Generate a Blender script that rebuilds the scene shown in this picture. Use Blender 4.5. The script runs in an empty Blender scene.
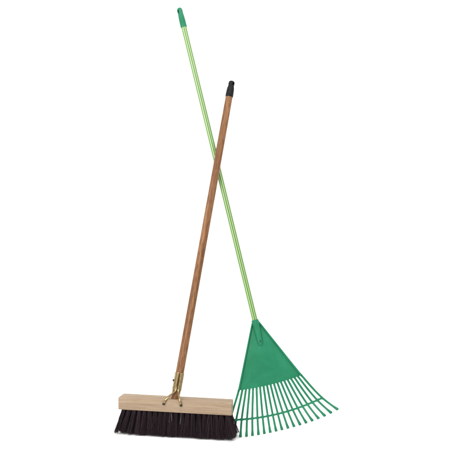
import bpy, bmesh, math, random
import numpy as np
from mathutils import Vector, Matrix

sc = bpy.context.scene
# ------------------------------------------------------------------ camera
cam_data = bpy.data.cameras.new('camera')
cam_data.sensor_width = 36.0
cam_data.lens = 92.389
cam_data.clip_end = 100
cam = bpy.data.objects.new('camera', cam_data)
sc.collection.objects.link(cam)
cam.location = (0, -4.6, 1.15)
cam.rotation_euler = (math.radians(90 - 5.1), 0, 0)
sc.camera = cam
# ------------------------------------------------------------------ white studio light
world = bpy.data.worlds.new('World')
sc.world = world
world.use_nodes = True
bg = world.node_tree.nodes['Background']
bg.inputs[0].default_value = (1.0, 0.995, 0.985, 1)
bg.inputs[1].default_value = 0.85


def softbox(name, loc, target, size, power, col=(1, 1, 1)):
    d = bpy.data.lights.new(name, 'AREA')
    d.shape = 'RECTANGLE'
    d.size, d.size_y = size
    d.energy = power
    d.color = col
    o = bpy.data.objects.new(name, d)
    sc.collection.objects.link(o)
    o.location = loc
    o.rotation_euler = (Vector(target) - Vector(loc)).to_track_quat('-Z', 'Y').to_euler()
    return o


softbox('softbox', (-2.6, -3.9, 3.0), (0, -0.2, 0.6), (2.0, 2.0), 190, (1.0, 0.985, 0.965))
softbox('overhead_softbox', (0.9, -1.9, 3.6), (0, -0.3, 0.3), (2.4, 1.6), 70)

sc.view_settings.view_transform = 'Standard'
sc.view_settings.look = 'None'
sc.view_settings.exposure = 0.0
sc.view_settings.gamma = 1.0
sc.view_settings.use_curve_mapping = False

rng = random.Random(7)
nrng = np.random.default_rng(11)


# ------------------------------------------------------------------ materials
class Mat:
    def __init__(self, name, rough=0.5, spec=0.5, metal=0.0):
        self.m = bpy.data.materials.new(name)
        self.m.use_nodes = True
        self.nt = self.m.node_tree
        self.b = self.nt.nodes['Principled BSDF']
        self.b.inputs['Roughness'].default_value = rough
        self.b.inputs['Specular IOR Level'].default_value = spec
        self.b.inputs['Metallic'].default_value = metal

    def n(self, t, **kw):
        nd = self.nt.nodes.new(t)
        for k, v in kw.items():
            setattr(nd, k, v)
        return nd

    def l(self, a, b):
        self.nt.links.new(a, b)

    def coord(self, scale=(1, 1, 1)):
        tc = self.n('ShaderNodeTexCoord')
        mp = self.n('ShaderNodeMapping')
        mp.inputs['Scale'].default_value = scale
        self.l(tc.outputs['Object'], mp.inputs['Vector'])
        return mp.outputs['Vector']

    def noise(self, vec, scale, detail=4, rough=0.55, dist=0.0):
        nd = self.n('ShaderNodeTexNoise')
        nd.inputs['Scale'].default_value = scale
        nd.inputs['Detail'].default_value = detail
        nd.inputs['Roughness'].default_value = rough
        nd.inputs['Distortion'].default_value = dist
        self.l(vec, nd.inputs['Vector'])
        return nd.outputs['Fac']

    def ramp(self, fac, stops, interp='LINEAR'):
        nd = self.n('ShaderNodeValToRGB')
        cr = nd.color_ramp
        cr.interpolation = interp
        while len(cr.elements) < len(stops):
            cr.elements.new(0.5)
        for e, (p, c) in zip(cr.elements, stops):
            e.position = p
            e.color = (*c, 1) if len(c) == 3 else c
        self.l(fac, nd.inputs['Fac'])
        return nd.outputs['Color']

    def mix(self, fac, a, b, mode='MIX'):
        nd = self.n('ShaderNodeMix', data_type='RGBA', blend_type=mode)
        for sock, v in ((nd.inputs[0], fac), (nd.inputs[6], a), (nd.inputs[7], b)):
            if hasattr(v, 'is_linked') or hasattr(v, 'links'):
                self.l(v, sock)
            elif isinstance(v, (int, float)):
                sock.default_value = v
            else:
                sock.default_value = (*v, 1)
        return nd.outputs[2]

    def color(self, c):
        if isinstance(c, tuple):
            self.b.inputs['Base Color'].default_value = (*c, 1)
        else:
            self.l(c, self.b.inputs['Base Color'])

    def bump(self, h, strength, dist):
        nd = self.n('ShaderNodeBump')
        nd.inputs['Strength'].default_value = strength
        nd.inputs['Distance'].default_value = dist
        self.l(h, nd.inputs['Height'])
        self.l(nd.outputs['Normal'], self.b.inputs['Normal'])


def mat_backdrop():
    M = Mat('white_paper', 0.9, 0.1)
    f = M.noise(M.coord(), 6, 3)
    M.color(M.ramp(f, [(0.3, (0.93, 0.93, 0.925)), (0.7, (0.95, 0.95, 0.945))]))
    return M.m


def mat_plastic():
    M = Mat('green_plastic', 0.42, 0.15)
    v = M.coord()
    f = M.noise(v, 11, 6, 0.62, 0.8)
    c = M.ramp(f, [(0.3, (0.0090, 0.128, 0.060)), (0.5, (0.0115, 0.146, 0.070)), (0.72, (0.0200, 0.174, 0.089))])
    M.color(c)
    g = M.noise(v, 900, 2)
    r = M.ramp(M.noise(v, 30, 5), [(0.3, (0.38,) * 3), (0.7, (0.52,) * 3)])
    M.l(r, M.b.inputs['Roughness'])
    M.bump(g, 0.12, 0.0006)
    return M.m


def mat_stripes():
    M = Mat('striped_paint', 0.33, 0.45)
    tc = M.n('ShaderNodeTexCoord')
    sx = M.n('ShaderNodeSeparateXYZ')
    M.l(tc.outputs['Object'], sx.inputs[0])
    at = M.n('ShaderNodeMath', operation='ARCTAN2')
    M.l(sx.outputs['Y'], at.inputs[0])
    M.l(sx.outputs['X'], at.inputs[1])
    mu = M.n('ShaderNodeMath', operation='MULTIPLY')
    M.l(at.outputs[0], mu.inputs[0])
    mu.inputs[1].default_value = 8 / (2 * math.pi)
    ad = M.n('ShaderNodeMath', operation='ADD')
    M.l(mu.outputs[0], ad.inputs[0])
    ad.inputs[1].default_value = 20.15
    fr = M.n('ShaderNodeMath', operation='FRACT')
    M.l(ad.outputs[0], fr.inputs[0])
    dark = (0.052, 0.092, 0.028)
    mid = (0.120, 0.270, 0.072)
    pale = (0.360, 0.480, 0.205)
    c = M.ramp(fr.outputs[0], [(0.0, dark), (0.17, dark), (0.27, mid), (0.44, mid), (0.54, pale), (0.74, pale), (0.83, mid), (0.94, dark)])
    f = M.noise(M.coord((1, 1, 0.05)), 60, 3)
    c2 = M.mix(M.ramp(f, [(0.35, (0.0,) * 3), (0.75, (0.22,) * 3)]), c, (0.12, 0.30, 0.06))
    M.color(c2)
    return M.m


def mat_handle_wood():
    M = Mat('varnished_brown_wood', 0.5, 0.2)
    v = M.coord((1, 1, 0.035))
    f = M.noise(v, 90, 6, 0.62, 0.8)
    c = M.ramp(f, [(0.30, (0.088, 0.034, 0.012)), (0.5, (0.172, 0.075, 0.031)), (0.70, (0.285, 0.145, 0.064))])
    flecks = M.noise(M.coord((1, 1, 0.10)), 300, 3, 0.6)
    c = M.mix(M.ramp(flecks, [(0.47, (0.0,) * 3), (0.62, (0.85,) * 3)]), c, (0.066, 0.026, 0.010))
    big = M.noise(M.coord((1, 1, 0.6)), 5, 3)
    c = M.mix(M.ramp(big, [(0.35, (0.0,) * 3), (0.75, (0.35,) * 3)]), c, (0.240, 0.122, 0.060))
    M.color(c)
    M.bump(f, 0.15, 0.001)
    return M.m


def mat_block_wood():
    M = Mat('raw_pale_wood', 0.68, 0.2)
    v = M.coord((0.05, 1, 1))
    f = M.noise(v, 85, 7, 0.62, 1.1)
    c = M.ramp(f, [(0.30, (0.180, 0.126, 0.081)), (0.5, (0.272, 0.201, 0.136)), (0.70, (0.340, 0.262, 0.184))])
    pores = M.noise(M.coord((0.09, 1, 1)), 330, 4, 0.65)
    c = M.mix(M.ramp(pores, [(0.56, (0.0,) * 3), (0.74, (0.7,) * 3)]), c, (0.125, 0.082, 0.050))
    band = M.noise(M.coord((0.12, 1, 1)), 16, 2, 0.5, 0.5)
    c = M.mix(M.ramp(band, [(0.4, (0.0,) * 3), (0.75, (0.4,) * 3)]), c, (0.300, 0.205, 0.135))
    M.color(c)
    M.bump(f, 0.25, 0.0012)
    return M.m


def mat_bristle():
    M = Mat('dark_bristle_fibre', 0.5, 0.22)
    g = M.n('ShaderNodeNewGeometry')
    c = M.ramp(g.outputs['Random Per Island'],
               [(0.0, (0.006, 0.004, 0.006)), (0.38, (0.012, 0.007, 0.010)), (0.58, (0.028, 0.010, 0.015)),
                (0.90, (0.022, 0.012, 0.016)), (0.97, (0.070, 0.055, 0.062))], 'LINEAR')
    M.color(c)
    return M.m


def mat_metal(name, col, col2, rough):
    M = Mat(name, rough, 0.5, 1.0)
    v = M.coord()
    f = M.noise(v, 120, 5, 0.6)
    M.color(M.ramp(f, [(0.35, col), (0.65, col2)]))
    M.bump(M.noise(v, 500, 3), 0.15, 0.0006)
    return M.m


def mat_black():
    M = Mat('black_plastic', 0.5, 0.12)
    v = M.coord()
    M.color(M.ramp(M.noise(v, 60, 4), [(0.3, (0.005, 0.005, 0.006)), (0.7, (0.010, 0.010, 0.011))]))
    M.bump(M.noise(v, 700, 2), 0.15, 0.0006)
    return M.m


M_back = mat_backdrop()
M_green = mat_plastic()
M_stripe = mat_stripes()
M_handle = mat_handle_wood()
M_block = mat_block_wood()
M_bristle = mat_bristle()
M_brass = mat_metal('yellow_zinc', (0.20, 0.145, 0.068), (0.32, 0.245, 0.125), 0.34)
M_steel = mat_metal('grey_steel', (0.16, 0.15, 0.15), (0.26, 0.25, 0.25), 0.4)
M_screw = mat_metal('dark_screw_steel', (0.035, 0.028, 0.024), (0.07, 0.06, 0.05), 0.5)
M_black = mat_black()


# ------------------------------------------------------------------ mesh helpers
def link(name, bm, mat, parent=None, matrix=None, smooth=True, angle=40):
    me = bpy.data.meshes.new(name)
    bmesh.ops.recalc_face_normals(bm, faces=bm.faces[:])
    bm.to_mesh(me)
    bm.free()
    me.materials.append(mat)
    if smooth:
        me.shade_smooth()
        me.set_sharp_from_angle(angle=math.radians(angle))
    o = bpy.data.objects.new(name, me)
    sc.collection.objects.link(o)
    if parent is not None:
        o.parent = parent
    if matrix is not None:
        o.matrix_local = matrix
    return o


def empty(name, matrix, label, cat):
    o = bpy.data.objects.new(name, None)
    o.empty_display_size = 0.05
    sc.collection.objects.link(o)
    o.matrix_world = matrix
    o['label'] = label
    o['category'] = cat
    return o


def sweep(bm, pts, sect, cap=True, ref=None):
    """sweep closed cross-sections sect[i] = list of (u, v) along pts"""
    pts = [Vector(p) for p in pts]
    rings = []
    ref = Vector(ref) if ref is not None else None
    last = None
    for i, p in enumerate(pts):
        t = (pts[min(i + 1, len(pts) - 1)] - pts[max(i - 1, 0)]).normalized()
        r = ref if ref is not None else (last if last is not None else (Vector((1, 0, 0)) if abs(t.x) < 0.9 else Vector((0, 1, 0))))
        u = (r - t * r.dot(t)).normalized()
        v = t.cross(u)
        last = u
        rings.append([bm.verts.new(p + u * a + v * b) for a, b in sect[i]])
    n = len(rings[0])
    for i in range(len(rings) - 1):
        for j in range(n):
            bm.faces.new((rings[i][j], rings[i][(j + 1) % n], rings[i + 1][(j + 1) % n], rings[i + 1][j]))
    if cap:
        bm.faces.new(rings[0][::-1])
        bm.faces.new(rings[-1])
    return rings


def circ(r, n=16):
    return [(r * math.cos(2 * math.pi * k / n), r * math.sin(2 * math.pi * k / n)) for k in range(n)]


def rrect(w, h, r, k=3):
    """rounded rectangle outline centred on 0"""
    out = []
    for cx, cy, a0 in ((w / 2 - r, h / 2 - r, 0), (-w / 2 + r, h / 2 - r, 90), (-w / 2 + r, -h / 2 + r, 180), (w / 2 - r, -h / 2 + r, 270)):
        for i in range(k + 1):
            a = math.radians(a0 + 90 * i / k)
            out.append((cx + r * math.cos(a), cy + r * math.sin(a)))
    return out


def tube(bm, pts, r, n=12):
    rs = r if isinstance(r, (list, tuple)) else [r] * len(pts)
    sweep(bm, pts, [circ(q, n) for q in rs])


def lathe(bm, prof, n=32):
    """prof: list of (r, z) along local z; closed by r = tiny ends"""
    sweep(bm, [(0, 0, z) for _, z in prof], [circ(max(r, 1e-5), n) for r, _ in prof], ref=(1, 0, 0))


def axis_matrix(base, tip, xhint):
    z = (Vector(tip) - Vector(base)).normalized()
    x = Vector(xhint)
    x = (x - z * x.dot(z)).normalized()
    y = z.cross(x)
    return Matrix(((x.x, y.x, z.x, base[0]), (x.y, y.y, z.y, base[1]), (x.z, y.z, z.z, base[2]), (0, 0, 0, 1)))


def cut_hole(obj, bm_cutter):
    """carve a real hole, then drop the cutter"""
    me = bpy.data.meshes.new('cutter')
    bmesh.ops.recalc_face_normals(bm_cutter, faces=bm_cutter.faces[:])
    bm_cutter.to_mesh(me)
    bm_cutter.free()
    c = bpy.data.objects.new('cutter', me)
    sc.collection.objects.link(c)
    c.matrix_world = obj.matrix_world
    mod = obj.modifiers.new('hole', 'BOOLEAN')
    mod.object = c
    mod.operation = 'DIFFERENCE'
    mod.solver = 'EXACT'
    bpy.context.view_layer.update()
    c.matrix_world = obj.matrix_world
    bpy.context.view_layer.update()
    new = bpy.data.meshes.new_from_object(obj.evaluated_get(bpy.context.evaluated_depsgraph_get()))
    obj.modifiers.clear()
    obj.data = new
    new.set_sharp_from_angle(angle=math.radians(40))
    bpy.data.objects.remove(c)


# ------------------------------------------------------------------ setting: one white sweep (floor, cove, wall)
WALL_Y = -0.0085
bm = bmesh.new()
prof = [(-6.0, 0.0), (-3.0, 0.0), (-1.0, 0.0)]
R = 0.16
for k in range(17):
    a = math.radians(90 * k / 16)
    prof.append((WALL_Y - R + R * math.sin(a), R - R * math.cos(a)))
prof += [(WALL_Y, 1.0), (WALL_Y, 2.0), (WALL_Y, 3.4)]
rows = [[bm.verts.new((x, y, z)) for x in (-4, -2, 0, 2, 4)] for y, z in prof]
for a, b in zip(rows, rows[1:]):
    for i in range(4):
        bm.faces.new((a[i], a[i + 1], b[i + 1], b[i]))
back = link('backdrop', bm, M_back, angle=60)
back['kind'] = 'structure'

# ------------------------------------------------------------------ broom
yaw = math.radians(-12.45)
MB = Matrix.Translation((-0.1823, -0.3991, 0.0)) @ Matrix.Rotation(yaw, 4, 'Z')
broom = empty('broom', MB,
              'wooden push broom with dark bristles and a brown handle, standing in front of the rake', 'broom')
BL, BW, BZ0, BZ1 = 0.4293, 0.066, 0.092, 0.138

# block: chamfered back corners, softened edges
bm = bmesh.new()
hx, hy = BL / 2, BW / 2
outl = [(-hx, -hy), (hx, -hy), (hx, -hy + 0.022), (hx - 0.0085, hy), (-hx + 0.008, hy), (-hx, hy - 0.008)]
lo = [bm.verts.new((x, y, BZ0)) for x, y in outl]
hi = [bm.verts.new((x, y, BZ1)) for x, y in outl]
bm.faces.new(lo[::-1])
bm.faces.new(hi)
for i in range(len(outl)):
    j = (i + 1) % len(outl)
    bm.faces.new((lo[i], lo[j], hi[j], hi[i]))
bmesh.ops.bevel(bm, geom=bm.edges[:], offset=0.0026, segments=3, affect='EDGES', profile=0.5)
block = link('head_block', bm, M_block, broom, angle=35)

# handle
h_base = Vector((-0.0044, -0.0023, 0.138))
h_top = Vector((0.1373, 0.3288, 1.307))
h_dir = (h_top - h_base).normalized()
h_len = (h_top - h_base).length
HB = axis_matrix(h_base, h_top, (1, 0, 0))
bm = bmesh.new()
prof = []
for k in range(41):
    t = k / 40
    z = -0.024 + t * (h_len - 0.012 + 0.0)
    r = 0.0152 - 0.0016 * t + 0.00010 * math.sin(9 * t + 1)
    prof.append((r, z))
lathe(bm, prof, 40)
handle = link('handle', bm, M_handle, broom, HB)

# end cap with a hanging hole
bm = bmesh.new()
L0 = h_len - 0.062
prof = [(0.0140, L0 + 0.000), (0.0150, L0 + 0.0005), (0.0152, L0 + 0.003), (0.0150, L0 + 0.012), (0.0143, L0 + 0.028), (0.0136, L0 + 0.036),
        (0.0120, L0 + 0.0405), (0.0114, L0 + 0.044), (0.0118, L0 + 0.049), (0.0121, L0 + 0.054), (0.0114, L0 + 0.059), (0.0090, L0 + 0.0625),
        (0.0050, L0 + 0.0645), (0.0, L0 + 0.065)]
lathe(bm, prof, 32)
cap = link('end_cap', bm, M_black, broom, HB)
bpy.context.view_layer.update()
bm = bmesh.new()
zc = L0 + 0.0525
tube(bm, [(-0.03, 0.022, zc), (0.03, -0.022, zc)], 0.0046, 16)
cut_hole(cap, bm)

# bracket: collar round the handle, its two stays screwed to the block
bm = bmesh.new()
prof_o = [(0.0162, 0.030), (0.0172, 0.0305), (0.0172, 0.0955), (0.0162, 0.096)]
n = 40
a0, a1 = math.radians(-74 + 16), math.radians(286 - 16)
rings = []
for k in range(n + 1):
    a = a0 + (a1 - a0) * k / n
    c, s = math.cos(a), math.sin(a)
    rings.append([bm.verts.new((r * c, r * s, z)) for r, z in
                  ((0.0155, 0.030), (0.0172, 0.030), (0.0174, 0.034), (0.0172, 0.062), (0.0174, 0.090), (0.0172, 0.095), (0.0155, 0.095))])
for A, B in zip(rings, rings[1:]):
    for j in range(7):
        bm.faces.new((A[j], A[(j + 1) % 7], B[(j + 1) % 7], B[j]))
bm.faces.new(rings[0])
bm.faces.new(rings[-1][::-1])
# two curled lips at the front of the split


def fr(ang, rad, z):
    a = math.radians(-74 + ang)
    return (rad * math.cos(a), rad * math.sin(a), z)


tube(bm, [fr(-17, 0.0186, 0.028), fr(-17, 0.0192, 0.06), fr(-17, 0.0186, 0.091)], 0.0036, 14)
tube(bm, [fr(17, 0.0186, 0.033), fr(17, 0.0192, 0.06), fr(17, 0.0186, 0.094)], 0.0036, 14)
collar = link('collar', bm, M_brass, broom, HB)
# bolt through the left side of the collar
bm = bmesh.new()
tube(bm, [fr(-82, 0.0155, 0.064), fr(-82, 0.0198, 0.064)], 0.0046, 6)
tube(bm, [fr(-82, 0.0205, 0.064), fr(-82, 0.0218, 0.064)], 0.0026, 10)
link('bolt', bm, M_screw, collar, smooth=False)


def hp(x, y, z):
    """point given in the handle's frame -> broom frame"""
    return HB @ Vector((x, y, z))


for sx, sz, ux in ((-0.039, 0.1237, -0.0058), (0.0262, 0.1215, 0.0062)):
    end = Vector((sx, -hy - 0.0042, sz))
    a = hp(*fr(ux * 2300, 0.0190, 0.046))
    b = hp(*fr(ux * 2500, 0.0200, 0.027))
    c1 = Vector((ux + (sx - ux) * 0.80, -hy - 0.0040, BZ1 + 0.0005))
    c0 = Vector(b).lerp(c1, 0.6) + Vector((0, -0.0012, 0.0012))
    ctrl = [a, b, c0, c1, end, end + (end - c1).normalized() * 0.003]
    pts = []
    for i in range(len(ctrl) - 1):
        p0, p1, p2, p3 = ctrl[max(i - 1, 0)], ctrl[i], ctrl[i + 1], ctrl[min(i + 2, len(ctrl) - 1)]
        for q in range(6):
            t = q / 6
            pts.append(0.5 * ((2 * p1) + (p2 - p0) * t + (2 * p0 - 5 * p1 + 4 * p2 - p3) * t * t + (3 * p1 - p0 - 3 * p2 + p3) * t ** 3))
    pts.append(ctrl[-1])
    bm = bmesh.new()
    m = len(pts)
    sweep(bm, pts, [rrect(0.0074, 0.0046, 0.0018, 2) for _ in range(m)], ref=(1, 0, 0.2))
    stay = link('stay', bm, M_brass, broom)
    bm = bmesh.new()
    e = end
    sweep(bm, [e + Vector((0, 0.0042, 0)), e + Vector((0, -0.0022, 0)), e + Vector((0, -0.0040, 0)), e + Vector((0, -0.0052, 0))],
          [circ(0.0046, 16), circ(0.0046, 16), circ(0.0036, 16), circ(0.0012, 16)])
    link('screw', bm, M_screw, stay)

# bristles: tufts of thin crimped fibres set in rows under the block
COLS, ROWS, PER = 20, 5, 170
verts, faces = [], []
SEG = 6
tri = [(math.cos(2 * math.pi * k / 3), math.sin(2 * math.pi * k / 3)) for k in range(3)]
for ci in range(COLS):
    for ri in range(ROWS):
        u = ci / (COLS - 1) * 2 - 1
        v = ri / (ROWS - 1) * 2 - 1
        bx = u * (BL / 2 - 0.020) + rng.uniform(-0.001, 0.001) + (0.0045 if ri % 2 else -0.0045) * (1 - abs(u))
        by = v * 0.0235 + rng.uniform(-0.001, 0.001)
        lean_x = rng.gauss(0, 0.0035)
        lean_y = rng.gauss(0, 0.0025)
        # end tufts splay outward: strongly at the left end, less at the right
        fx = -0.026 * max(0, (-u - 0.35) / 0.65) ** 1.6 + 0.0105 * max(0, (u - 0.55) / 0.45) ** 1.5 * 1.5
        fy = 0.013 * v
        tl = rng.gauss(0, 0.0012)
        for k in range(PER):
            rr = math.sqrt(rng.random())
            aa = rng.uniform(0, 2 * math.pi)
            ox, oy = rr * math.cos(aa), rr * math.sin(aa)
            r0 = 0.0072
            p0 = (bx + ox * r0, by + oy * r0)
            spread = 0.0080
            stray = 1.0 if rng.random() > 0.05 else 1.9
            ex = ox * spread * stray + lean_x + fx * (1 + 0.30 * ox) + rng.gauss(0, 0.0016)
            ey = oy * spread * 0.8 * stray + lean_y + fy + rng.gauss(0, 0.0016)
            zend = max(0.0008, 0.0030 + tl + abs(rng.gauss(0, 0.0024)) + (0.010 * rng.random() if rng.random() < 0.07 else 0))
            # the outer right tips curl up into a rounded corner
            if u > 0.86:
                zend += max(0, ox) * 0.008
            if u < -0.86:
                zend += max(0, -ox) * 0.009 * rng.random() + 0.002
            w1, w2 = rng.uniform(0, 6.28), rng.uniform(0, 6.28)
            amp = rng.uniform(0.0002, 0.0009)
            rad = rng.uniform(0.00030, 0.00052)
            base = len(verts)
            for s in range(SEG + 1):
                t = s / SEG
                bend = t ** 1.12
                x = p0[0] + ex * bend + amp * math.sin(w1 + t * 9) * t
                y = p0[1] + ey * bend + amp * math.sin(w2 + t * 8) * t
                z = BZ0 + 0.004 - t * (BZ0 + 0.004 - zend)
                q = rad * (1 - 0.35 * t)
                for c, d in tri:
                    verts.append((x + c * q, y + d * q, z))
            for s in range(SEG):
                for j in range(3):
                    a = base + s * 3 + j
                    b = base + s * 3 + (j + 1) % 3
                    faces.append((a, b, b + 3, a + 3))
me = bpy.data.meshes.new('bristles')
me.from_pydata(verts, [], faces)
me.materials.append(M_bristle)
me.shade_smooth()
br = bpy.data.objects.new('bristles', me)
sc.collection.objects.link(br)
br.parent = broom
br['kind'] = 'stuff'

# loose ends of pale binding wire hanging in front of the bristles
for wx, ln, dx in ((-0.0185, 0.036, 0.001), (-0.0120, 0.030, 0.004), (0.0255, 0.040, -0.002)):
    bm = bmesh.new()
    tube(bm, [(wx, -0.0285, BZ0 + 0.002), (wx + dx * 0.4, -0.0335, BZ0 - ln * 0.5), (wx + dx, -0.0385, BZ0 - ln)], [0.0008, 0.0008, 0.0005], 8)
    link('binding_wire', bm, M_steel, broom)

# ------------------------------------------------------------------ rake
T = Vector((-0.18208, -0.01986, 1.59260))
S = Vector((0.10885, -0.29479, 0.40966))
ax_d = (S - T).normalized()
nrm = Vector((0, 0.97404, -0.22638)).normalized()
lat = nrm.cross(ax_d)
if lat.x < 0:
    lat = -lat
lat.normalize()
fwd = -nrm          # towards the viewer side
# local frame: X = lateral, Y = away from the viewer, Z = up the pole; origin on the pole axis at the tine tips
yv = -fwd
zv = -ax_d
base = S + ax_d * 0.412
MR = Matrix(((lat.x, yv.x, zv.x, base.x), (lat.y, yv.y, zv.y, base.y), (lat.z, yv.z, zv.z, base.z), (0, 0, 0, 1)))
rake = empty('leaf_rake', MR,
             'green plastic leaf rake with long striped pole and wide fan, leaning behind the broom', 'rake')
D0 = 0.412


def rp(l, d, h=0.0):
    """lateral, distance below the socket mouth, height towards the viewer -> rake frame"""
    return Vector((l, -h, D0 - d))


rl = (S - T).length
HR = Matrix.Translation((0, 0, D0))
bm = bmesh.new()
n = 64
prof = [(-0.02, 1.0), (0.02, 1.0)] + [(0.1 + k * (rl - 0.03 - 0.1) / 20, 1.0) for k in range(21)]
sect = []
for z, _ in prof:
    s = []
    for k in range(n):
        a = 2 * math.pi * k / n
        r = 0.0103 + 0.00035 * math.cos(8 * a)
        s.append((r * math.cos(a), r * math.sin(a)))
    sect.append(s)
sweep(bm, [(0, 0, z) for z, _ in prof], sect, ref=(1, 0, 0))
link('pole', bm, M_stripe, rake, HR)

# end cap
bm = bmesh.new()
L0 = rl - 0.078
prof = [(0.0105, L0), (0.0122, L0 + 0.0005), (0.0125, L0 + 0.004), (0.0121, L0 + 0.025), (0.0113, L0 + 0.045), (0.0106, L0 + 0.053), (0.0102, L0 + 0.058),
        (0.0104, L0 + 0.066), (0.0102, L0 + 0.073), (0.0082, L0 + 0.078), (0.0045, L0 + 0.0805), (0.0, L0 + 0.081)]
lathe(bm, prof, 32)
cap = link('end_cap', bm, M_green, rake, HR)
bpy.context.view_layer.update()
bm = bmesh.new()
zc = L0 + 0.065
tube(bm, [(-0.025, -0.019, zc), (0.025, 0.019, zc)], 0.0056, 18)
for v_ in bm.verts:
    v_.co.z = zc + (v_.co.z - zc) * 1.5
cut_hole(cap, bm)

NT = 19


def tpar(i):
    return (i - 9) / 9


def l_panel(t):
    return 0.1205 * t


def d_panel(t):
    return 0.2462 - 0.0072 * t * t


def l_bar(t):
    return 0.1715 * t + 0.003 * t ** 3


def d_bar(t):
    return 0.3555 - 0.0185 * t * t


def l_tip(t):
    return 0.205 * t + 0.0115 * t ** 3 if t > 0 else 0.1975 * t


def d_tip(t):
    return 0.4122 - 0.0115 * t * t - 0.0110 * t ** 4


TW = 0.0080       # tine width


def hcurve(d, H=0.045):
    """forward bow of the fan"""
    q = max(0.0, (d - 0.20) / 0.21)
    return H * (0.55 * q * q + 0.45 * q ** 3)


def edge_l(d):
    """half width of the panel at distance d"""
    q = (d - 0.006) / (d_panel(1) - 0.006)
    return 0.0125 + (0.1205 - 0.0125) * q


# panel: top edge at the socket, scalloped lower edge between the tine roots
bottom = []
for i in range(NT - 1):
    t0, t1 = tpar(i), tpar(i + 1)
    la, lb = l_panel(t0), l_panel(t1)
    w = TW * 0.5
    s0, s1 = la + w, lb - w
    bottom.append((la, d_panel(t0) + 0.004))
    for k in range(9):
        a = math.pi * k / 8
        tt = 0.5 - 0.5 * math.cos(a)
        lx = s0 + (s1 - s0) * tt
        bottom.append((lx, d_panel(lx / 0.1205) + 0.003 - 0.0046 * math.sin(a)))
bottom.append((l_panel(1), d_panel(1) + 0.004))
NR = 26
bm = bmesh.new()
grid_f, grid_b = [], []
for r in range(NR + 1):
    q = r / NR
    rf, rb = [], []
    for (lx, dx) in bottom:
        f = lx / l_panel(1)
        da = d_panel(f)
        sc_ = max(0.0, (q - 0.86) / 0.14)
        d = 0.006 + (da - 0.006) * q + (dx - da) * sc_ * sc_
        half = 0.0125 + (0.1205 - 0.0125) * q
        dome = 0.0075 * (1 - f * f) * math.sin(math.pi * min(1, q * 0.9 + 0.08))
        h = hcurve(d) + dome
        rf.append(bm.verts.new(rp(f * half, d, h - 0.0030)))
        rb.append(bm.verts.new(rp(f * half, d, h - 0.0062)))
    grid_f.append(rf)
    grid_b.append(rb)
m = len(bottom)
for r in range(NR):
    for j in range(m - 1):
        bm.faces.new((grid_f[r][j], grid_f[r][j + 1], grid_f[r + 1][j + 1], grid_f[r + 1][j]))
        bm.faces.new((grid_b[r][j], grid_b[r + 1][j], grid_b[r + 1][j + 1], grid_b[r][j + 1]))
for r in range(NR):
    for j in (0, m - 1):
        bm.faces.new((grid_f[r][j], grid_f[r + 1][j], grid_b[r + 1][j], grid_b[r][j]))
for j in range(m - 1):
    bm.faces.new((grid_f[0][j], grid_b[0][j], grid_b[0][j + 1], grid_f[0][j + 1]))
    bm.faces.new((grid_f[NR][j], grid_f[NR][j + 1], grid_b[NR][j + 1], grid_b[NR][j]))
panel = link('fan_panel', bm, M_green, rake, angle=50)
# raised rim along the two slanted edges
for s in (-1, 1):
    bm = bmesh.new()
    pts = []
    for k in range(25):
        d = 0.008 + (d_panel(1) - 0.008) * k / 24
        pts.append(rp(s * (edge_l(d) - 0.0006), d, hcurve(d) - 0.0020))
    sweep(bm, pts, [rrect(0.0052 + 0.0022 * (k / 24) ** 3, 0.0105 - 0.004 * (k / 24) ** 4, 0.0018, 3) for k in range(25)], ref=(1, 0, 0))
    link('rim', bm, M_green, panel)

# socket with tapering sleeve, shoulder and screw
bm = bmesh.new()
pts, rs = [], []
for d, r, h in ((-0.002, 0.0110, 0), (-0.0015, 0.0132, 0), (0.001, 0.0138, 0), (0.018, 0.0136, 0), (0.045, 0.0129, 0.0), (0.078, 0.0118, 0.0002), (0.089, 0.0108, 0.0),
                (0.094, 0.0085, -0.0015), (0.0965, 0.004, -0.003)):
    pts.append(rp(0, d, h))
    rs.append(r)
tube(bm, pts, rs, 28)
sock = link('socket', bm, M_green, rake)
bm = bmesh.new()
sp = rp(0.0012, 0.080, 0.0108)
sweep(bm, [sp, sp + Vector((0, -0.0012, 0)), sp + Vector((0, -0.0020, 0))], [circ(0.0032, 14), circ(0.0030, 14), circ(0.0012, 14)])
link('screw', bm, M_screw, sock)

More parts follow.
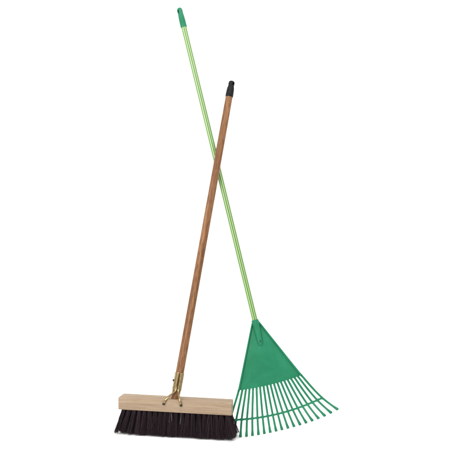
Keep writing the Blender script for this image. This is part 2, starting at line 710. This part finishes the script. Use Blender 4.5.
# nineteen tines
for i in range(NT):
    t = tpar(i)
    H = {0: 0.004, 1: 0.018}.get(i, 0.045)
    dt = d_tip(t) - {0: 0.010, 1: 0.006}.get(i, 0.0)
    ctrl = [(l_panel(t) * (d_panel(t) - 0.012) / d_panel(t), d_panel(t) - 0.012), (l_panel(t), d_panel(t)),
            (l_bar(t), d_bar(t)), (l_tip(t), dt)]
    pts, sec = [], []
    N = 26
    for k in range(N + 1):
        q = k / N
        # quadratic blend through root, bar and tip
        d = ctrl[1][1] - 0.004 + (dt - ctrl[1][1] + 0.004) * q
        d1, d2, d3 = ctrl[1][1], ctrl[2][1], dt
        l1, l2, l3 = ctrl[1][0], ctrl[2][0], ctrl[3][0] + {0: 0.012}.get(i, 0.0)
        m1, m2 = (l2 - l1) / (d2 - d1), (l3 - l2) / (d3 - d2)
        ma, mb = m1 * 0.94, (m1 + m2) / 2
        if d < d2:
            w_, da_, la_, lb_, sa_, sb_ = d2 - d1, d1, l1, l2, ma, mb
        else:
            w_, da_, la_, lb_, sa_, sb_ = d3 - d2, d2, l2, l3, mb, m2 * 1.05
        y_ = (d - da_) / w_
        lx = (la_ * (2 * y_ ** 3 - 3 * y_ ** 2 + 1) + sa_ * w_ * (y_ ** 3 - 2 * y_ ** 2 + y_)
              + lb_ * (3 * y_ ** 2 - 2 * y_ ** 3) + sb_ * w_ * (y_ ** 3 - y_ ** 2))
        h = hcurve(d, H) - 0.004
        e = max(0, (q - 0.93) / 0.07)
        h += 0.009 * e * e * (1 if i > 1 else 0)
        pts.append(rp(lx + 0.0, d, h))
        wd = TW * (1.0 - 0.10 * q) * (1.0 + 0.22 * max(0, (q - 0.90) / 0.10) * 1.8)
        th = 0.0048 * (1 + 0.55 * max(0, (q - 0.90) / 0.10))
        sec.append(rrect(wd, th, 0.0014, 3))
    # rounded end
    dirn = (pts[-1] - pts[-2]).normalized()
    pts.append(pts[-1] + dirn * 0.0012)
    sec.append(rrect(TW * 0.8, 0.0052, 0.0014, 3))
    bm = bmesh.new()
    sweep(bm, pts, sec, ref=(1, 0, 0))
    link('tine', bm, M_green, rake)

# curved cross bar with rounded fillets where the tines pass
bm = bmesh.new()
top, bot = [], []
hw = 0.0034
for i in range(NT - 1):
    t0, t1 = tpar(i), tpar(i + 1)
    for k in range(9):
        q = k / 8
        t = t0 + (t1 - t0) * q
        fil = 0.0034 * (1 - math.sin(math.pi * q) ** 0.55)
        top.append((l_bar(t), d_bar(t) - hw - fil))
        bot.append((l_bar(t), d_bar(t) + hw + fil))
rows = []
for (a, b) in zip(top, bot):
    row = []
    for (l_, d_), hh in ((a, 0.0012), (a, -0.0028), (b, -0.0028), (b, 0.0012)):
        row.append(bm.verts.new(rp(l_, d_, hcurve(d_) - 0.0035 + hh)))
    rows.append(row)
for A, B in zip(rows, rows[1:]):
    for j in range(4):
        bm.faces.new((A[j], A[(j + 1) % 4], B[(j + 1) % 4], B[j]))
bm.faces.new(rows[0])
bm.faces.new(rows[-1][::-1])
link('cross_bar', bm, M_green, rake, angle=35)
